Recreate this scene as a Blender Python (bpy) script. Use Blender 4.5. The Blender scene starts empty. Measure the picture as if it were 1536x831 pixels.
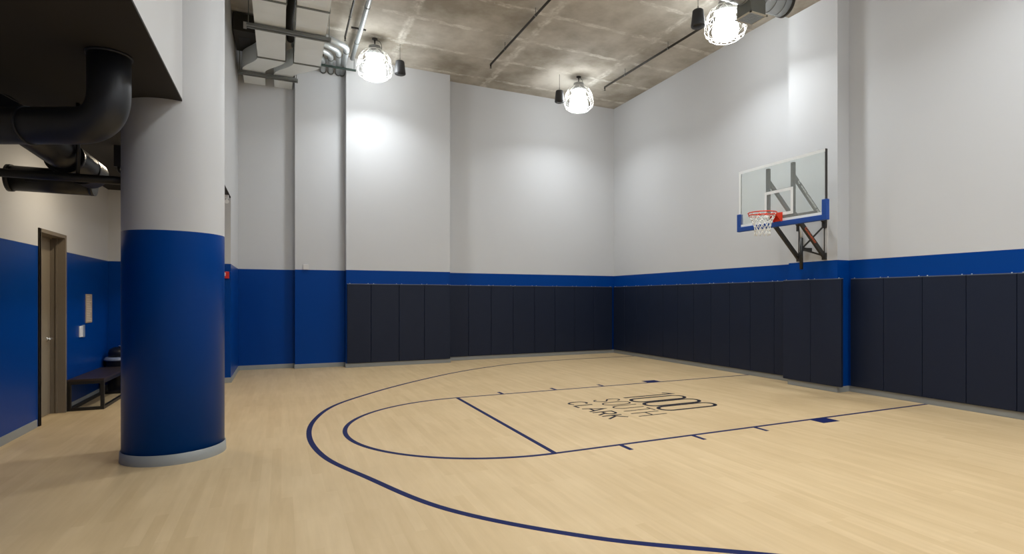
import bpy, bmesh, math, random
from mathutils import Vector, Matrix
random.seed(7)
PI = math.pi
SC = bpy.context.scene
COL = SC.collection

# ------------------------------------------------------------------ materials
def srgb(r, g, b):
    f = lambda c: (c/255/12.92) if c/255 <= .04045 else ((c/255+.055)/1.055)**2.4
    return (f(r), f(g), f(b), 1)

def mat(name, col=(.5,.5,.5,1), rough=.5, metal=0, var=.06, scale=6, bump=.0, bscale=60, spec=.5, stretch=None):
    m = bpy.data.materials.new(name); m.use_nodes = True
    nt = m.node_tree; N = nt.nodes; L = nt.links
    b = N['Principled BSDF']
    b.inputs['Roughness'].default_value = rough
    b.inputs['Metallic'].default_value = metal
    b.inputs['Specular IOR Level'].default_value = spec
    tc = N.new('ShaderNodeTexCoord')
    mp = N.new('ShaderNodeMapping'); L.new(tc.outputs['Object'], mp.inputs['Vector'])
    if stretch: mp.inputs['Scale'].default_value = stretch
    nz = N.new('ShaderNodeTexNoise'); nz.inputs['Scale'].default_value = scale; nz.inputs['Detail'].default_value = 5
    L.new(mp.outputs['Vector'], nz.inputs['Vector'])
    mx = N.new('ShaderNodeMix'); mx.data_type = 'RGBA'
    L.new(nz.outputs['Fac'], mx.inputs['Factor'])
    mx.inputs[6].default_value = tuple(c*(1-var) for c in col[:3])+(1,)
    mx.inputs[7].default_value = tuple(min(1, c*(1+var)) for c in col[:3])+(1,)
    L.new(mx.outputs[2], b.inputs['Base Color'])
    if bump:
        n2 = N.new('ShaderNodeTexNoise'); n2.inputs['Scale'].default_value = bscale; n2.inputs['Detail'].default_value = 3
        L.new(tc.outputs['Object'], n2.inputs['Vector'])
        bp = N.new('ShaderNodeBump'); bp.inputs['Strength'].default_value = bump; bp.inputs['Distance'].default_value = .01
        L.new(n2.outputs['Fac'], bp.inputs['Height']); L.new(bp.outputs['Normal'], b.inputs['Normal'])
    m['mix'] = mx.name
    return m

ZB = 2.287
BLUE = srgb(0, 60, 138)
WHITE = srgb(200, 201, 203)

def paint_two_tone(name, zb=ZB):
    m = mat(name, WHITE, .5, 0, .015, 1.2, .06, 220, spec=.13)
    nt = m.node_tree; N = nt.nodes; L = nt.links
    b = N['Principled BSDF']; mx = N[m['mix']]
    geo = N.new('ShaderNodeNewGeometry'); sp = N.new('ShaderNodeSeparateXYZ'); L.new(geo.outputs['Position'], sp.inputs[0])
    gt = N.new('ShaderNodeMath'); gt.operation = 'GREATER_THAN'; gt.inputs[1].default_value = zb
    L.new(sp.outputs['Z'], gt.inputs[0])
    nz = N.new('ShaderNodeTexNoise'); nz.inputs['Scale'].default_value = 1.5
    mb = N.new('ShaderNodeMix'); mb.data_type = 'RGBA'
    L.new(nz.outputs['Fac'], mb.inputs['Factor'])
    mb.inputs[6].default_value = tuple(c*.94 for c in BLUE[:3])+(1,); mb.inputs[7].default_value = tuple(c*1.05 for c in BLUE[:3])+(1,)
    fin = N.new('ShaderNodeMix'); fin.data_type = 'RGBA'
    L.new(gt.outputs[0], fin.inputs['Factor']); L.new(mb.outputs[2], fin.inputs[6]); L.new(mx.outputs[2], fin.inputs[7])
    L.new(fin.outputs[2], b.inputs['Base Color'])
    rr = N.new('ShaderNodeMapRange'); rr.inputs['To Min'].default_value = .33; rr.inputs['To Max'].default_value = .55
    L.new(gt.outputs[0], rr.inputs['Value']); L.new(rr.outputs[0], b.inputs['Roughness'])
    return m

M = {}
M['paint'] = paint_two_tone('two tone wall paint')
M['base'] = mat('grey vinyl cove base', srgb(150, 153, 152), .45, 0, .05, 4)
M['black_soffit'] = mat('black painted soffit', srgb(30, 27, 24), .85, 0, .15, 3)
M['black_paint'] = mat('black painted metal', srgb(24, 24, 24), .42, 0, .1, 5)
M['black_duct'] = mat('black painted duct', srgb(38, 40, 45), .42, .2, .1, 5)
M['navy_pad'] = mat('navy vinyl padding', srgb(20, 29, 49), .5, 0, .06, 2, .05, 300, spec=.3)
M['navy_edge'] = mat('pad mounting strip', srgb(120, 128, 140), .35, .6, .05, 5)
M['screw'] = mat('bright screw head', srgb(220, 222, 225), .3, .8, .02, 5)
M['line'] = mat('navy court paint', srgb(12, 25, 76), .6, 0, .08, 20, spec=.15)
M['letter'] = mat('dark court lettering paint', srgb(14, 16, 34), .6, 0, .08, 20, spec=.15)
M['galv'] = mat('galvanised sheet steel', srgb(190, 195, 197), .42, .5, .08, 3)
M['galv_dark'] = mat('galvanised strut', srgb(118, 120, 116), .45, .6, .08, 10)
M['dark_steel'] = mat('dark steel', srgb(52, 48, 42), .55, .4, .15, 8)
M['green_strut'] = mat('dark green strut', srgb(44, 58, 52), .5, .3, .1, 8)
M['black_steel'] = mat('black steel arm', srgb(52, 50, 48), .4, .3, .1, 8)
M['lamp_house'] = mat('lamp housing aluminium', srgb(190, 192, 194), .35, .6, .05, 8)
M['white_wire'] = mat('white coated wire', srgb(225, 223, 218), .4, 0, .02, 8)
M['speaker'] = mat('dark grey speaker shell', srgb(52, 52, 54), .5, 0, .06, 30)
M['cable'] = mat('dark cable', srgb(60, 56, 52), .6, 0, .1, 30)
M['orange'] = mat('orange rim paint', srgb(222, 58, 28), .4, .1, .06, 20)
M['net'] = mat('white net cord', srgb(236, 236, 230), .8, 0, .03, 80)
M['blue_pad'] = mat('blue rubber edge padding', srgb(0, 66, 150), .45, 0, .05, 20)
M['white_tape'] = mat('white backboard border', srgb(238, 242, 242), .4, 0, .02, 20)
M['silver'] = mat('silver rod', srgb(205, 205, 205), .4, .1, .03, 20)
M['decal_white'] = mat('white decal', srgb(225, 225, 220), .5, 0, .02, 20)
M['decal_orange'] = mat('orange decal', srgb(214, 96, 44), .5, 0, .02, 20)
M['bronze'] = mat('taupe painted door frame', srgb(122, 112, 98), .45, .1, .05, 5)
M['door'] = mat('taupe door leaf', srgb(138, 127, 110), .45, 0, .06, 5, stretch=(1, 1, .2))
M['door_panel'] = mat('dark recessed door panel', srgb(60, 54, 46), .4, 0, .06, 5)
M['chrome'] = mat('brushed chrome', srgb(220, 220, 218), .25, .9, .02, 20)
M['sign'] = mat('tan sign board', srgb(176, 158, 138), .55, 0, .05, 20)
M['sign_text'] = mat('pale sign lettering', srgb(220, 205, 185), .55, 0, .05, 20)
M['white_plastic'] = mat('white plastic', srgb(235, 236, 238), .4, 0, .02, 20)
M['grey_plastic'] = mat('grey plastic', srgb(140, 150, 170), .3, 0, .02, 20)
M['bench_wood'] = mat('dark stained bench top', srgb(52, 40, 34), .4, 0, .15, 8, stretch=(6, 1, 6))
M['bin'] = mat('black bin shell', srgb(30, 32, 42), .3, .2, .08, 8)
M['red'] = mat('red alarm housing', srgb(200, 34, 30), .4, 0, .04, 20)
M['plate'] = mat('paint coloured cover plate', srgb(212, 210, 208), .5, 0, .02, 10)
M['copper'] = mat('beige grille frame', srgb(196, 188, 170), .45, .2, .05, 20)

def emission(name, col, st):
    m = bpy.data.materials.new(name); m.use_nodes = True
    nt = m.node_tree; nt.nodes.clear()
    e = nt.nodes.new('ShaderNodeEmission'); o = nt.nodes.new('ShaderNodeOutputMaterial')
    tc = nt.nodes.new('ShaderNodeTexCoord'); nz = nt.nodes.new('ShaderNodeTexNoise'); nz.inputs['Scale'].default_value = 3
    nt.links.new(tc.outputs['Object'], nz.inputs['Vector'])
    mx = nt.nodes.new('ShaderNodeMix'); mx.data_type = 'RGBA'
    mx.inputs[6].default_value = col; mx.inputs[7].default_value = tuple(min(1, c*1.02) for c in col[:3])+(1,)
    nt.links.new(nz.outputs['Fac'], mx.inputs['Factor']); nt.links.new(mx.outputs[2], e.inputs['Color'])
    e.inputs['Strength'].default_value = st
    nt.links.new(e.outputs[0], o.inputs['Surface'])
    return m
LAMP_STRENGTH = 26
BEAM = 68
M['glow'] = emission('glowing lamp lens', (.93, .975, 1.0, 1), LAMP_STRENGTH)

def glass():
    m = bpy.data.materials.new('tempered glass'); m.use_nodes = True
    nt = m.node_tree; N = nt.nodes; L = nt.links
    b = N['Principled BSDF']
    out = N['Material Output']
    b.inputs['Base Color'].default_value = (.80, .86, .85, 1); b.inputs['Roughness'].default_value = .05
    tr = N.new('ShaderNodeBsdfTransparent'); tr.inputs['Color'].default_value = (.955, .978, .974, 1)
    tc = N.new('ShaderNodeTexCoord'); nz = N.new('ShaderNodeTexNoise'); nz.inputs['Scale'].default_value = 2
    L.new(tc.outputs['Object'], nz.inputs['Vector'])
    mr = N.new('ShaderNodeMapRange'); mr.inputs['To Min'].default_value = .12; mr.inputs['To Max'].default_value = .17
    L.new(nz.outputs['Fac'], mr.inputs['Value'])
    mx = N.new('ShaderNodeMixShader'); L.new(mr.outputs[0], mx.inputs[0])
    L.new(tr.outputs[0], mx.inputs[1]); L.new(b.outputs[0], mx.inputs[2]); L.new(mx.outputs[0], out.inputs['Surface'])
    return m
M['glass'] = glass()

def floor_mat():
    m = mat('maple look court floor', srgb(206, 178, 134), .45, 0, .06, 2, spec=.28)
    nt = m.node_tree; N = nt.nodes; L = nt.links; b = N['Principled BSDF']
    tc = N.new('ShaderNodeTexCoord')
    mp = N.new('ShaderNodeMapping'); mp.inputs['Rotation'].default_value = (0, 0, PI/2)
    L.new(tc.outputs['Object'], mp.inputs['Vector'])
    br = N.new('ShaderNodeTexBrick'); br.inputs['Scale'].default_value = 1
    br.inputs['Brick Width'].default_value = 1.1; br.inputs['Row Height'].default_value = .085
    br.inputs['Mortar Size'].default_value = .0
    br.inputs['Bias'].default_value = 0
    br.inputs['Color1'].default_value = srgb(214, 188, 147); br.inputs['Color2'].default_value = srgb(206, 179, 137)
    br.inputs['Mortar'].default_value = srgb(200, 172, 130)
    L.new(mp.outputs['Vector'], br.inputs['Vector'])
    m2 = N.new('ShaderNodeMapping'); m2.inputs['Scale'].default_value = (9, .8, 1)
    L.new(tc.outputs['Object'], m2.inputs['Vector'])
    nz = N.new('ShaderNodeTexNoise'); nz.inputs['Scale'].default_value = 2.2; nz.inputs['Detail'].default_value = 6
    L.new(m2.outputs['Vector'], nz.inputs['Vector'])
    cr = N.new('ShaderNodeValToRGB'); cr.color_ramp.elements[0].position = .3; cr.color_ramp.elements[1].position = .7
    cr.color_ramp.elements[0].color = (.92, .905, .88, 1); cr.color_ramp.elements[1].color = (1.0, 1.0, 1.0, 1)
    L.new(nz.outputs['Fac'], cr.inputs['Fac'])
    n3 = N.new('ShaderNodeTexNoise'); n3.inputs['Scale'].default_value = .9; n3.inputs['Detail'].default_value = 4
    L.new(tc.outputs['Object'], n3.inputs['Vector'])
    c3 = N.new('ShaderNodeValToRGB'); c3.color_ramp.elements[0].color = (.93, .92, .90, 1); c3.color_ramp.elements[0].position = .35; c3.color_ramp.elements[1].position = .65
    L.new(n3.outputs['Fac'], c3.inputs['Fac'])
    a = N.new('ShaderNodeMix'); a.data_type = 'RGBA'; a.blend_type = 'MULTIPLY'; a.inputs['Factor'].default_value = 1
    L.new(br.outputs['Color'], a.inputs[6]); L.new(cr.outputs['Color'], a.inputs[7])
    a2 = N.new('ShaderNodeMix'); a2.data_type = 'RGBA'; a2.blend_type = 'MULTIPLY'; a2.inputs['Factor'].default_value = 1
    L.new(a.outputs[2], a2.inputs[6]); L.new(c3.outputs['Color'], a2.inputs[7])
    L.new(a2.outputs[2], b.inputs['Base Color'])
    return m
M['floor'] = floor_mat()

def ceil_mat():
    m = mat('board marked concrete ceiling', srgb(160, 150, 134), .85, 0, .1, 1.2, .25, 8)
    nt = m.node_tree; N = nt.nodes; L = nt.links; b = N['Principled BSDF']; mx = N[m['mix']]
    mx.inputs[6].default_value = srgb(150, 142, 128); mx.inputs[7].default_value = srgb(200, 194, 183)
    geo = N.new('ShaderNodeNewGeometry')
    mo = N.new('ShaderNodeTexNoise'); mo.inputs['Scale'].default_value = .75; mo.inputs['Detail'].default_value = 9; mo.inputs['Roughness'].default_value = .62
    L.new(geo.outputs['Position'], mo.inputs['Vector'])
    mr = N.new('ShaderNodeMapRange'); mr.inputs['From Min'].default_value = .36; mr.inputs['From Max'].default_value = .64; L.new(mo.outputs['Fac'], mr.inputs['Value'])
    L.new(mr.outputs[0], mx.inputs['Factor'])
    nz = N.new('ShaderNodeTexNoise'); nz.inputs['Scale'].default_value = 5; nz.inputs['Detail'].default_value = 9
    L.new(geo.outputs['Position'], nz.inputs['Vector'])
    s1 = N.new('ShaderNodeVectorMath'); s1.operation = 'SUBTRACT'; s1.inputs[1].default_value = (.5, .5, .5)
    L.new(nz.outputs['Color'], s1.inputs[0])
    s2 = N.new('ShaderNodeVectorMath'); s2.operation = 'MULTIPLY'; s2.inputs[1].default_value = (.16, .16, 0)
    L.new(s1.outputs[0], s2.inputs[0])
    ad = N.new('ShaderNodeVectorMath'); ad.operation = 'ADD'; L.new(geo.outputs['Position'], ad.inputs[0]); L.new(s2.outputs[0], ad.inputs[1])
    sp = N.new('ShaderNodeSeparateXYZ'); L.new(ad.outputs[0], sp.inputs[0])
    def vein(axis, off, per, w):
        s = N.new('ShaderNodeMath'); s.operation = 'SUBTRACT'; s.inputs[1].default_value = off - 20*per
        L.new(sp.outputs[axis], s.inputs[0])
        p = N.new('ShaderNodeMath'); p.operation = 'PINGPONG'; p.inputs[1].default_value = per/2; L.new(s.outputs[0], p.inputs[0])
        # two faint ridges either side of the joint
        d = N.new('ShaderNodeMath'); d.operation = 'SUBTRACT'; d.inputs[1].default_value = w*.45; L.new(p.outputs[0], d.inputs[0])
        ab = N.new('ShaderNodeMath'); ab.operation = 'ABSOLUTE'; L.new(d.outputs[0], ab.inputs[0])
        r = N.new('ShaderNodeMapRange'); r.interpolation_type = 'SMOOTHSTEP'
        r.inputs['From Min'].default_value = 0; r.inputs['From Max'].default_value = w
        r.inputs['To Min'].default_value = 1; r.inputs['To Max'].default_value = 0
        L.new(ab.outputs[0], r.inputs['Value'])
        return r
    v1 = vein('Y', 9.9, 1.19, .055); v2 = vein('X', 2.37, 2.51, .085)
    mxx = N.new('ShaderNodeMath'); mxx.operation = 'MAXIMUM'; L.new(v1.outputs[0], mxx.inputs[0]); L.new(v2.outputs[0], mxx.inputs[1])
    n2 = N.new('ShaderNodeTexNoise'); n2.inputs['Scale'].default_value = 3.2; n2.inputs['Detail'].default_value = 8; n2.inputs['Roughness'].default_value = .7
    L.new(geo.outputs['Position'], n2.inputs['Vector'])
    r2 = N.new('ShaderNodeMapRange'); r2.inputs['From Min'].default_value = .42; r2.inputs['From Max'].default_value = .60
    r2.inputs['To Min'].default_value = .05; r2.inputs['To Max'].default_value = .8
    L.new(n2.outputs['Fac'], r2.inputs['Value'])
    ml = N.new('ShaderNodeMath'); ml.operation = 'MULTIPLY'; L.new(mxx.outputs[0], ml.inputs[0]); L.new(r2.outputs[0], ml.inputs[1])
    fin = N.new('ShaderNodeMix'); fin.data_type = 'RGBA'; L.new(ml.outputs[0], fin.inputs['Factor'])
    L.new(mx.outputs[2], fin.inputs[6]); fin.inputs[7].default_value = srgb(226, 223, 214)
    L.new(fin.outputs[2], b.inputs['Base Color'])
    return m
M['concrete'] = ceil_mat()

def seamed_galv():
    m = mat('galvanised duct with seams', srgb(236, 241, 242), .4, .1, .07, 2.5)
    nt = m.node_tree; N = nt.nodes; L = nt.links; b = N['Principled BSDF']
    geo = N.new('ShaderNodeNewGeometry'); sp = N.new('ShaderNodeSeparateXYZ'); L.new(geo.outputs['Position'], sp.inputs[0])
    p = N.new('ShaderNodeMath'); p.operation = 'PINGPONG'; p.inputs[1].default_value = .15; L.new(sp.outputs['Y'], p.inputs[0])
    r = N.new('ShaderNodeMapRange'); r.inputs['From Max'].default_value = .012; r.inputs['To Min'].default_value = 0; r.inputs['To Max'].default_value = 1
    L.new(p.outputs[0], r.inputs['Value'])
    bp = N.new('ShaderNodeBump'); bp.inputs['Strength'].default_value = .5; bp.inputs['Distance'].default_value = .006
    L.new(r.outputs[0], bp.inputs['Height']); L.new(bp.outputs['Normal'], b.inputs['Normal'])
    return m
M['duct'] = seamed_galv()

# ------------------------------------------------------------------ mesh helpers
def box(bm, x0, x1, y0, y1, z0, z1, bev=0):
    vs = [bm.verts.new((x, y, z)) for x in (x0, x1) for y in (y0, y1) for z in (z0, z1)]
    F = [(0,1,3,2), (4,6,7,5), (0,4,5,1), (2,3,7,6), (0,2,6,4), (1,5,7,3)]
    fs = [bm.faces.new([vs[i] for i in f]) for f in F]
    if bev:
        es = list({e for f in fs for e in f.edges})
        bmesh.ops.bevel(bm, geom=es, offset=bev, segments=3, affect='EDGES', profile=.6)

def tube(bm, pts, r, seg=12, closed=False, caps=True):
    pts = [Vector(p) for p in pts]; n = len(pts)
    R = r if isinstance(r, (list, tuple)) else [r]*n
    rings = []; up = None
    for i, p in enumerate(pts):
        if closed: d = pts[(i+1) % n]-pts[i-1]
        else: d = pts[min(i+1, n-1)]-pts[max(i-1, 0)]
        d.normalize()
        if up is None:
            up = Vector((0, 0, 1)) if abs(d.z) < .9 else Vector((1, 0, 0))
        a = d.cross(up).normalized(); u = a.cross(d).normalized(); up = u
        rings.append([bm.verts.new(p+(a*math.cos(2*PI*k/seg)+u*math.sin(2*PI*k/seg))*R[i]) for k in range(seg)])
    m = n if closed else n-1
    for i in range(m):
        A = rings[i]; B = rings[(i+1) % n]
        for k in range(seg):
            f = bm.faces.new((A[k], A[(k+1) % seg], B[(k+1) % seg], B[k])); f.smooth = True
    if caps and not closed:
        bm.faces.new(rings[0][::-1]); bm.faces.new(rings[-1])

def lathe(bm, prof, c=(0, 0, 0), seg=32, caps=True):
    rings = []
    for r, z in prof:
        rings.append([bm.verts.new((c[0]+r*math.cos(2*PI*k/seg), c[1]+r*math.sin(2*PI*k/seg), c[2]+z)) for k in range(seg)])
    for A, B in zip(rings, rings[1:]):
        for k in range(seg):
            f = bm.faces.new((A[k], A[(k+1) % seg], B[(k+1) % seg], B[k])); f.smooth = True
    if caps:
        bm.faces.new(rings[0][::-1]); bm.faces.new(rings[-1])

def beam(bm, a, b, w, h, up=(0, 0, 1)):
    """rectangular bar from a to b, w across, h along 'up'"""
    a = Vector(a); b = Vector(b); d = (b-a).normalized(); s = d.cross(Vector(up)).normalized(); u = s.cross(d)
    vs = []
    for p in (a, b):
        for i, j in ((-1, -1), (1, -1), (1, 1), (-1, 1)):
            vs.append(bm.verts.new(p+s*i*w/2+u*j*h/2))
    for f in ((0, 3, 2, 1), (4, 5, 6, 7), (0, 1, 5, 4), (1, 2, 6, 5), (2, 3, 7, 6), (3, 0, 4, 7)):
        bm.faces.new([vs[i] for i in f])

def fillet(pts, rad, n=8):
    pts = [Vector(p) for p in pts]; out = [pts[0]]
    for i in range(1, len(pts)-1):
        p = pts[i]; a = (pts[i-1]-p); b = (pts[i+1]-p)
        ra = min(rad, a.length*.49, b.length*.49)
        A = p+a.normalized()*ra; B = p+b.normalized()*ra
        for k in range(n+1):
            t = k/n; out.append(A*(1-t)**2+p*2*t*(1-t)+B*t*t)
    out.append(pts[-1]); return out

def ribbon(bm, pts, w, z0=.0, z1=.0016, closed=False):
    """flat painted stripe following 2-D points, mitred"""
    P = [Vector((p[0], p[1])) for p in pts]; n = len(P); L_, R_ = [], []
    for i, p in enumerate(P):
        if closed: d0 = (p-P[i-1]).normalized(); d1 = (P[(i+1) % n]-p).normalized()
        else:
            d0 = (p-P[i-1]).normalized() if i else None; d1 = (P[i+1]-p).normalized() if i < n-1 else None
            d0 = d0 or d1; d1 = d1 or d0
        n0 = Vector((-d0.y, d0.x)); n1 = Vector((-d1.y, d1.x)); m = (n0+n1)
        m = m.normalized() if m.length > 1e-6 else n0
        k = w/2/max(.35, m.dot(n0))
        L_.append(p+m*k); R_.append(p-m*k)
    def ring(z): return [bm.verts.new((q.x, q.y, z)) for q in L_], [bm.verts.new((q.x, q.y, z)) for q in R_]
    lt, rt = ring(z1); lb, rb = ring(z0)
    rng = range(n) if closed else range(n-1)
    for i in rng:
        j = (i+1) % n
        bm.faces.new((lt[i], rt[i], rt[j], lt[j])); bm.faces.new((lb[i], lb[j], rb[j], rb[i]))
        bm.faces.new((lt[i], lt[j], lb[j], lb[i])); bm.faces.new((rt[i], rb[i], rb[j], rt[j]))
    if not closed:
        bm.faces.new((lt[0], lb[0], rb[0], rt[0])); bm.faces.new((lt[-1], rt[-1], rb[-1], lb[-1]))

def obj(name, bm, m, parent=None):
    bmesh.ops.recalc_face_normals(bm, faces=bm.faces)
    me = bpy.data.meshes.new(name); bm.to_mesh(me); bm.free()
    me.materials.append(m)
    o = bpy.data.objects.new(name, me); COL.objects.link(o)
    if parent: o.parent = parent
    return o

def tag(o, label=None, cat=None, group=None, kind=None):
    if label: o['label'] = label
    if cat: o['category'] = cat
    if group: o['group'] = group
    if kind: o['kind'] = kind
    return o

def thing(name, label, cat, loc=(0, 0, 0), rz=0, group=None):
    o = bpy.data.objects.new(name, None); COL.objects.link(o); o.empty_display_size = .1
    o.location = loc; o.rotation_euler = (0, 0, rz)
    return tag(o, label, cat, group)

def struct(name, bm, m, parent=None):
    o = obj(name, bm, m, parent)
    if not parent: o['kind'] = 'structure'
    return o

def dup(root, loc, label, rz=None):
    r = root.copy(); COL.objects.link(r); r.location = loc; r['label'] = label
    if rz is not None: r.rotation_euler = (0, 0, rz)
    for ch in list(root.children):
        c = ch.copy(); COL.objects.link(c); c.parent = r
        for g in list(ch.children):
            d = g.copy(); COL.objects.link(d); d.parent = c
    return r

NB = bmesh.new

# ------------------------------------------------------------------ room numbers
W = 8.989; HC = 7.266
Y1, Y2, Y3, Y4 = 14.14, 13.92, 13.60, 13.997      # the four stretches of the back wall
XB = -.884; ZS = 3.56; XL = -2.797; YE = 12.15; YN = -3.6
PX, PY0, PY1 = 8.69, 6.46, 7.47                   # pilaster
CX, CY, CR = -1.009, 6.836, .452                  # round column
T = .2

# floor
bm = NB(); box(bm, XL-.6, W+.1, YN-.2, Y1+.1, -.12, 0)
floor = struct('floor', bm, M['floor'])

# back wall in four stretches
bm = NB()
box(bm, XB-.1, .283, Y1, Y1+T, 0, HC+.1)
box(bm, .283, 1.372, Y2, Y1+T, 0, HC+.1)
box(bm, 1.372, 3.862, Y3, Y1+T, 0, HC+.1)
box(bm, 3.862, W+.1, Y4, Y1+T, 0, HC+.1)
struct('wall_back', bm, M['paint'])
# right wall with pilaster
bm = NB()
box(bm, W, W+T, YN, Y1, 0, HC+.1)
box(bm, PX, W+.02, PY0, PY1, 0, HC+.05)
struct('wall_right', bm, M['paint'])
# near wall
bm = NB(); box(bm, XL-.6, W+.1, YN-T, YN, 0, HC+.1); struct('wall_near', bm, M['paint'])
# left wall below the bulkhead, with door opening
DY0, DY1, DZ = 9.02, 10.0, 2.52
bm = NB()
box(bm, XL-T, XL, YN, DY0, 0, ZS+.1); box(bm, XL-T, XL, DY1, YE+.02, 0, ZS+.1); box(bm, XL-T, XL, DY0, DY1, DZ, ZS+.1)
struct('wall_left', bm, M['paint'])
# closing wall under the bulkhead, and its return to the back wall
bm = NB(); box(bm, XL-T, XB, YE, Y1+T, 0, ZS+.02)
struct('wall_alcove', bm, M['paint'])
# bulkhead face above the low ceiling
bm = NB(); box(bm, XB-.18, XB, YN, Y1+.02, ZS+.02, HC+.1)
struct('wall_bulkhead', bm, M['paint'])
bm = NB(); box(bm, XL-T, XB, YN, YE, ZS, ZS+.02); box(bm, XL-T, XB-.185, YN, YE, ZS+.02, ZS+.25)
struct('ceiling_low', bm, M['black_soffit'])
# concrete ceiling and downstand beam on the pilaster line
bm = NB(); box(bm, XL-.6, W+.2, YN-.2, Y1+T, HC, HC+.3)
struct('ceiling', bm, M['concrete'])
bm = NB(); box(bm, XB, W, PY0, PY1, 6.92, HC+.02)
struct('trim_1', bm, M['concrete'])

# base boards
def baseboard(name, segs, h=.1, t=.012):
    bm = NB()
    for x0, x1, y0, y1 in segs: box(bm, x0, x1, y0, y1, 0, h, .003)
    struct(name, bm, M['base'])
t = .014
baseboard('baseboard_back', [(XB, .27, Y1-t, Y1), (.269, .283, Y2-t, Y1), (.283, 1.36, Y2-t, Y2), (1.358, 1.372, Y3-t, Y2),
                             (1.372, 3.862, Y3-t, Y3), (3.862, 3.876, Y3-t, Y4), (3.876, W, Y4-t, Y4)])
baseboard('baseboard_right', [(W-t, W, YN, PY0), (PX-t, W-t, PY0-t, PY0), (PX-t, PX, PY0, PY1), (PX-t, W-t, PY1, PY1+t), (W-t, W, PY1+t, Y4-t)])
baseboard('baseboard_left', [(XL, XL+t, YN, DY0-.06), (XL, XL+t, DY1+.06, YE)])
baseboard('baseboard_alcove', [(XL+t, XB, YE-t, YE), (XB, XB+t, YE-t, Y1-t)])
baseboard('baseboard_near', [(XL, W-t, YN, YN+t)])

# ------------------------------------------------------------------ round column
col = thing('column', 'thick round column painted white above and blue below, standing under the bulkhead edge', 'column', (CX, CY, 0))
bm = NB(); lathe(bm, [(CR, 0), (CR, ZB), (CR, HC)], seg=96); obj('shaft', bm, M['paint'], col)
bm = NB(); lathe(bm, [(CR+.016, 0), (CR+.016, .012), (CR+.012, .098), (CR+.004, .104)], seg=96, caps=False)
obj('base_trim', bm, M['base'], col)['label'] = 'grey vinyl base strip'

# ------------------------------------------------------------------ court markings (paint on the floor)
YA, YB_, XF = 8.741, 5.175, 2.60
YM = (YA+YB_)/2
LW = .048
bm = NB()
ribbon(bm, [(XF, YA), (W-t, YA)], LW); ribbon(bm, [(XF, YB_), (W-t, YB_)], LW)
for X in (3.405, 4.415, 5.40):
    ribbon(bm, [(X, YA+LW/2), (X, YA+.225)], .055); ribbon(bm, [(X, YB_-LW/2), (X, YB_-.225)], .055)
ribbon(bm, [(6.55, YA+LW/2), (6.55, YA+.225)], .31); ribbon(bm, [(6.55, YB_-LW/2), (6.55, YB_-.225)], .31)
tag(obj('lane_marking', bm, M['line'], floor))
bm = NB(); ribbon(bm, [(XF, YB_-LW/2), (XF, YA+LW/2)], .055, z1=.0018); obj('free_throw_line', bm, M['line'], floor)
bm = NB()
rx, ry = 1.905, (YA-YB_)/2
ribbon(bm, [(XF-rx*math.sin(PI*k/72), YM+ry*math.cos(PI*k/72)) for k in range(73)], .055, z1=.0014); obj('key_arc', bm, M['line'], floor)
# three point line: smooth curve through measured points
K = [(3.9, 1.75), (3.3, 2.17), (2.72, 2.615), (1.913, 3.25), (1.16, 4.15), (.70, 5.208), (.40, 6.05), (.296, 7.0), (.40, 7.95), (.74, 8.914), (1.423, 9.83), (2.06, 10.52),
     (2.682, 11.1), (3.3, 11.62), (4.05, 12.12), (5.045, 12.60), (5.986, 12.84), (7.02, 12.95), (8.03, 12.95), (W-t, 12.93)]
def catmull(P, n=10):
    out = []
    P = [P[0]]+P+[P[-1]]
    for i in range(1, len(P)-2):
        p0, p1, p2, p3 = [Vector(q) for q in P[i-1:i+3]]
        for k in range(n):
            s = k/n
            out.append(.5*((2*p1)+(p2-p0)*s+(2*p0-5*p1+4*p2-p3)*s*s+(3*p1-p0-3*p2+p3)*s**3))
    out.append(Vector(P[-2])); return out
bm = NB(); ribbon(bm, catmull(K), .06, z1=.0012); obj('three_point_line', bm, M['line'], floor)

# lettering: (u right 0..w, v up 0..1) strokes
def arc(cx, cy, rx, ry, a0, a1, n=14): return [(cx+rx*math.cos(math.radians(a0+(a1-a0)*k/n)), cy+ry*math.sin(math.radians(a0+(a1-a0)*k/n))) for k in range(n+1)]
def oval(w, r=.5):
    a = w/2; return arc(a, 1-a*r*2*.5, a, a*r*2*.5, 0, 180)+arc(a, a*r*2*.5, a, a*r*2*.5, 180, 360)
def stadium(w, rr):
    return (arc(w/2, 1-rr, w/2, rr, 0, 180)+arc(w/2, rr, w/2, rr, 180, 360), True)
def put(bm, strokes, left, w, x0, x1, sw):
    """left = world Y of the glyph's left edge, text reads towards -Y, up is +X"""
    for s in strokes:
        pts, closed = s if isinstance(s, tuple) else (s, False)
        ribbon(bm, [(x0+(x1-x0)*v, left-u*w) for u, v in pts], sw, z1=.0017, closed=closed)
G = {
 'S': [arc(.5, .74, .42, .24, 20, 200)[:-3]+[(.16, .6), (.5, .5), (.84, .40)]+arc(.5, .26, .42, .24, 10, -160)],
 'O': [stadium(1, .34)],
 'U': [[(0, 1)]+arc(.5, .34, .5, .32, 180, 360)+[(1, 1)]],
 'T': [[(0, 1), (1, 1)], [(.5, 1), (.5, 0)]],
 'H': [[(0, 0), (0, 1)], [(1, 0), (1, 1)], [(0, .5), (1, .5)]],
 'C': [arc(.5, .5, .5, .48, 45, 315, 22)],
 'L': [[(0, 1), (0, 0), (.9, 0)]],
 'A': [[(0, 0), (.5, 1), (1, 0)], [(.2, .33), (.8, .33)]],
 'R': [[(0, 0), (0, 1), (.55, 1)]+arc(.55, .74, .38, .26, 80, -80)+[(.5, .48), (0, .48)], [(.5, .48), (.95, 0)]],
 'K': [[(0, 0), (0, 1)], [(.9, 1), (0, .42)], [(.28, .6), (.95, 0)]],
}
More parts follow.
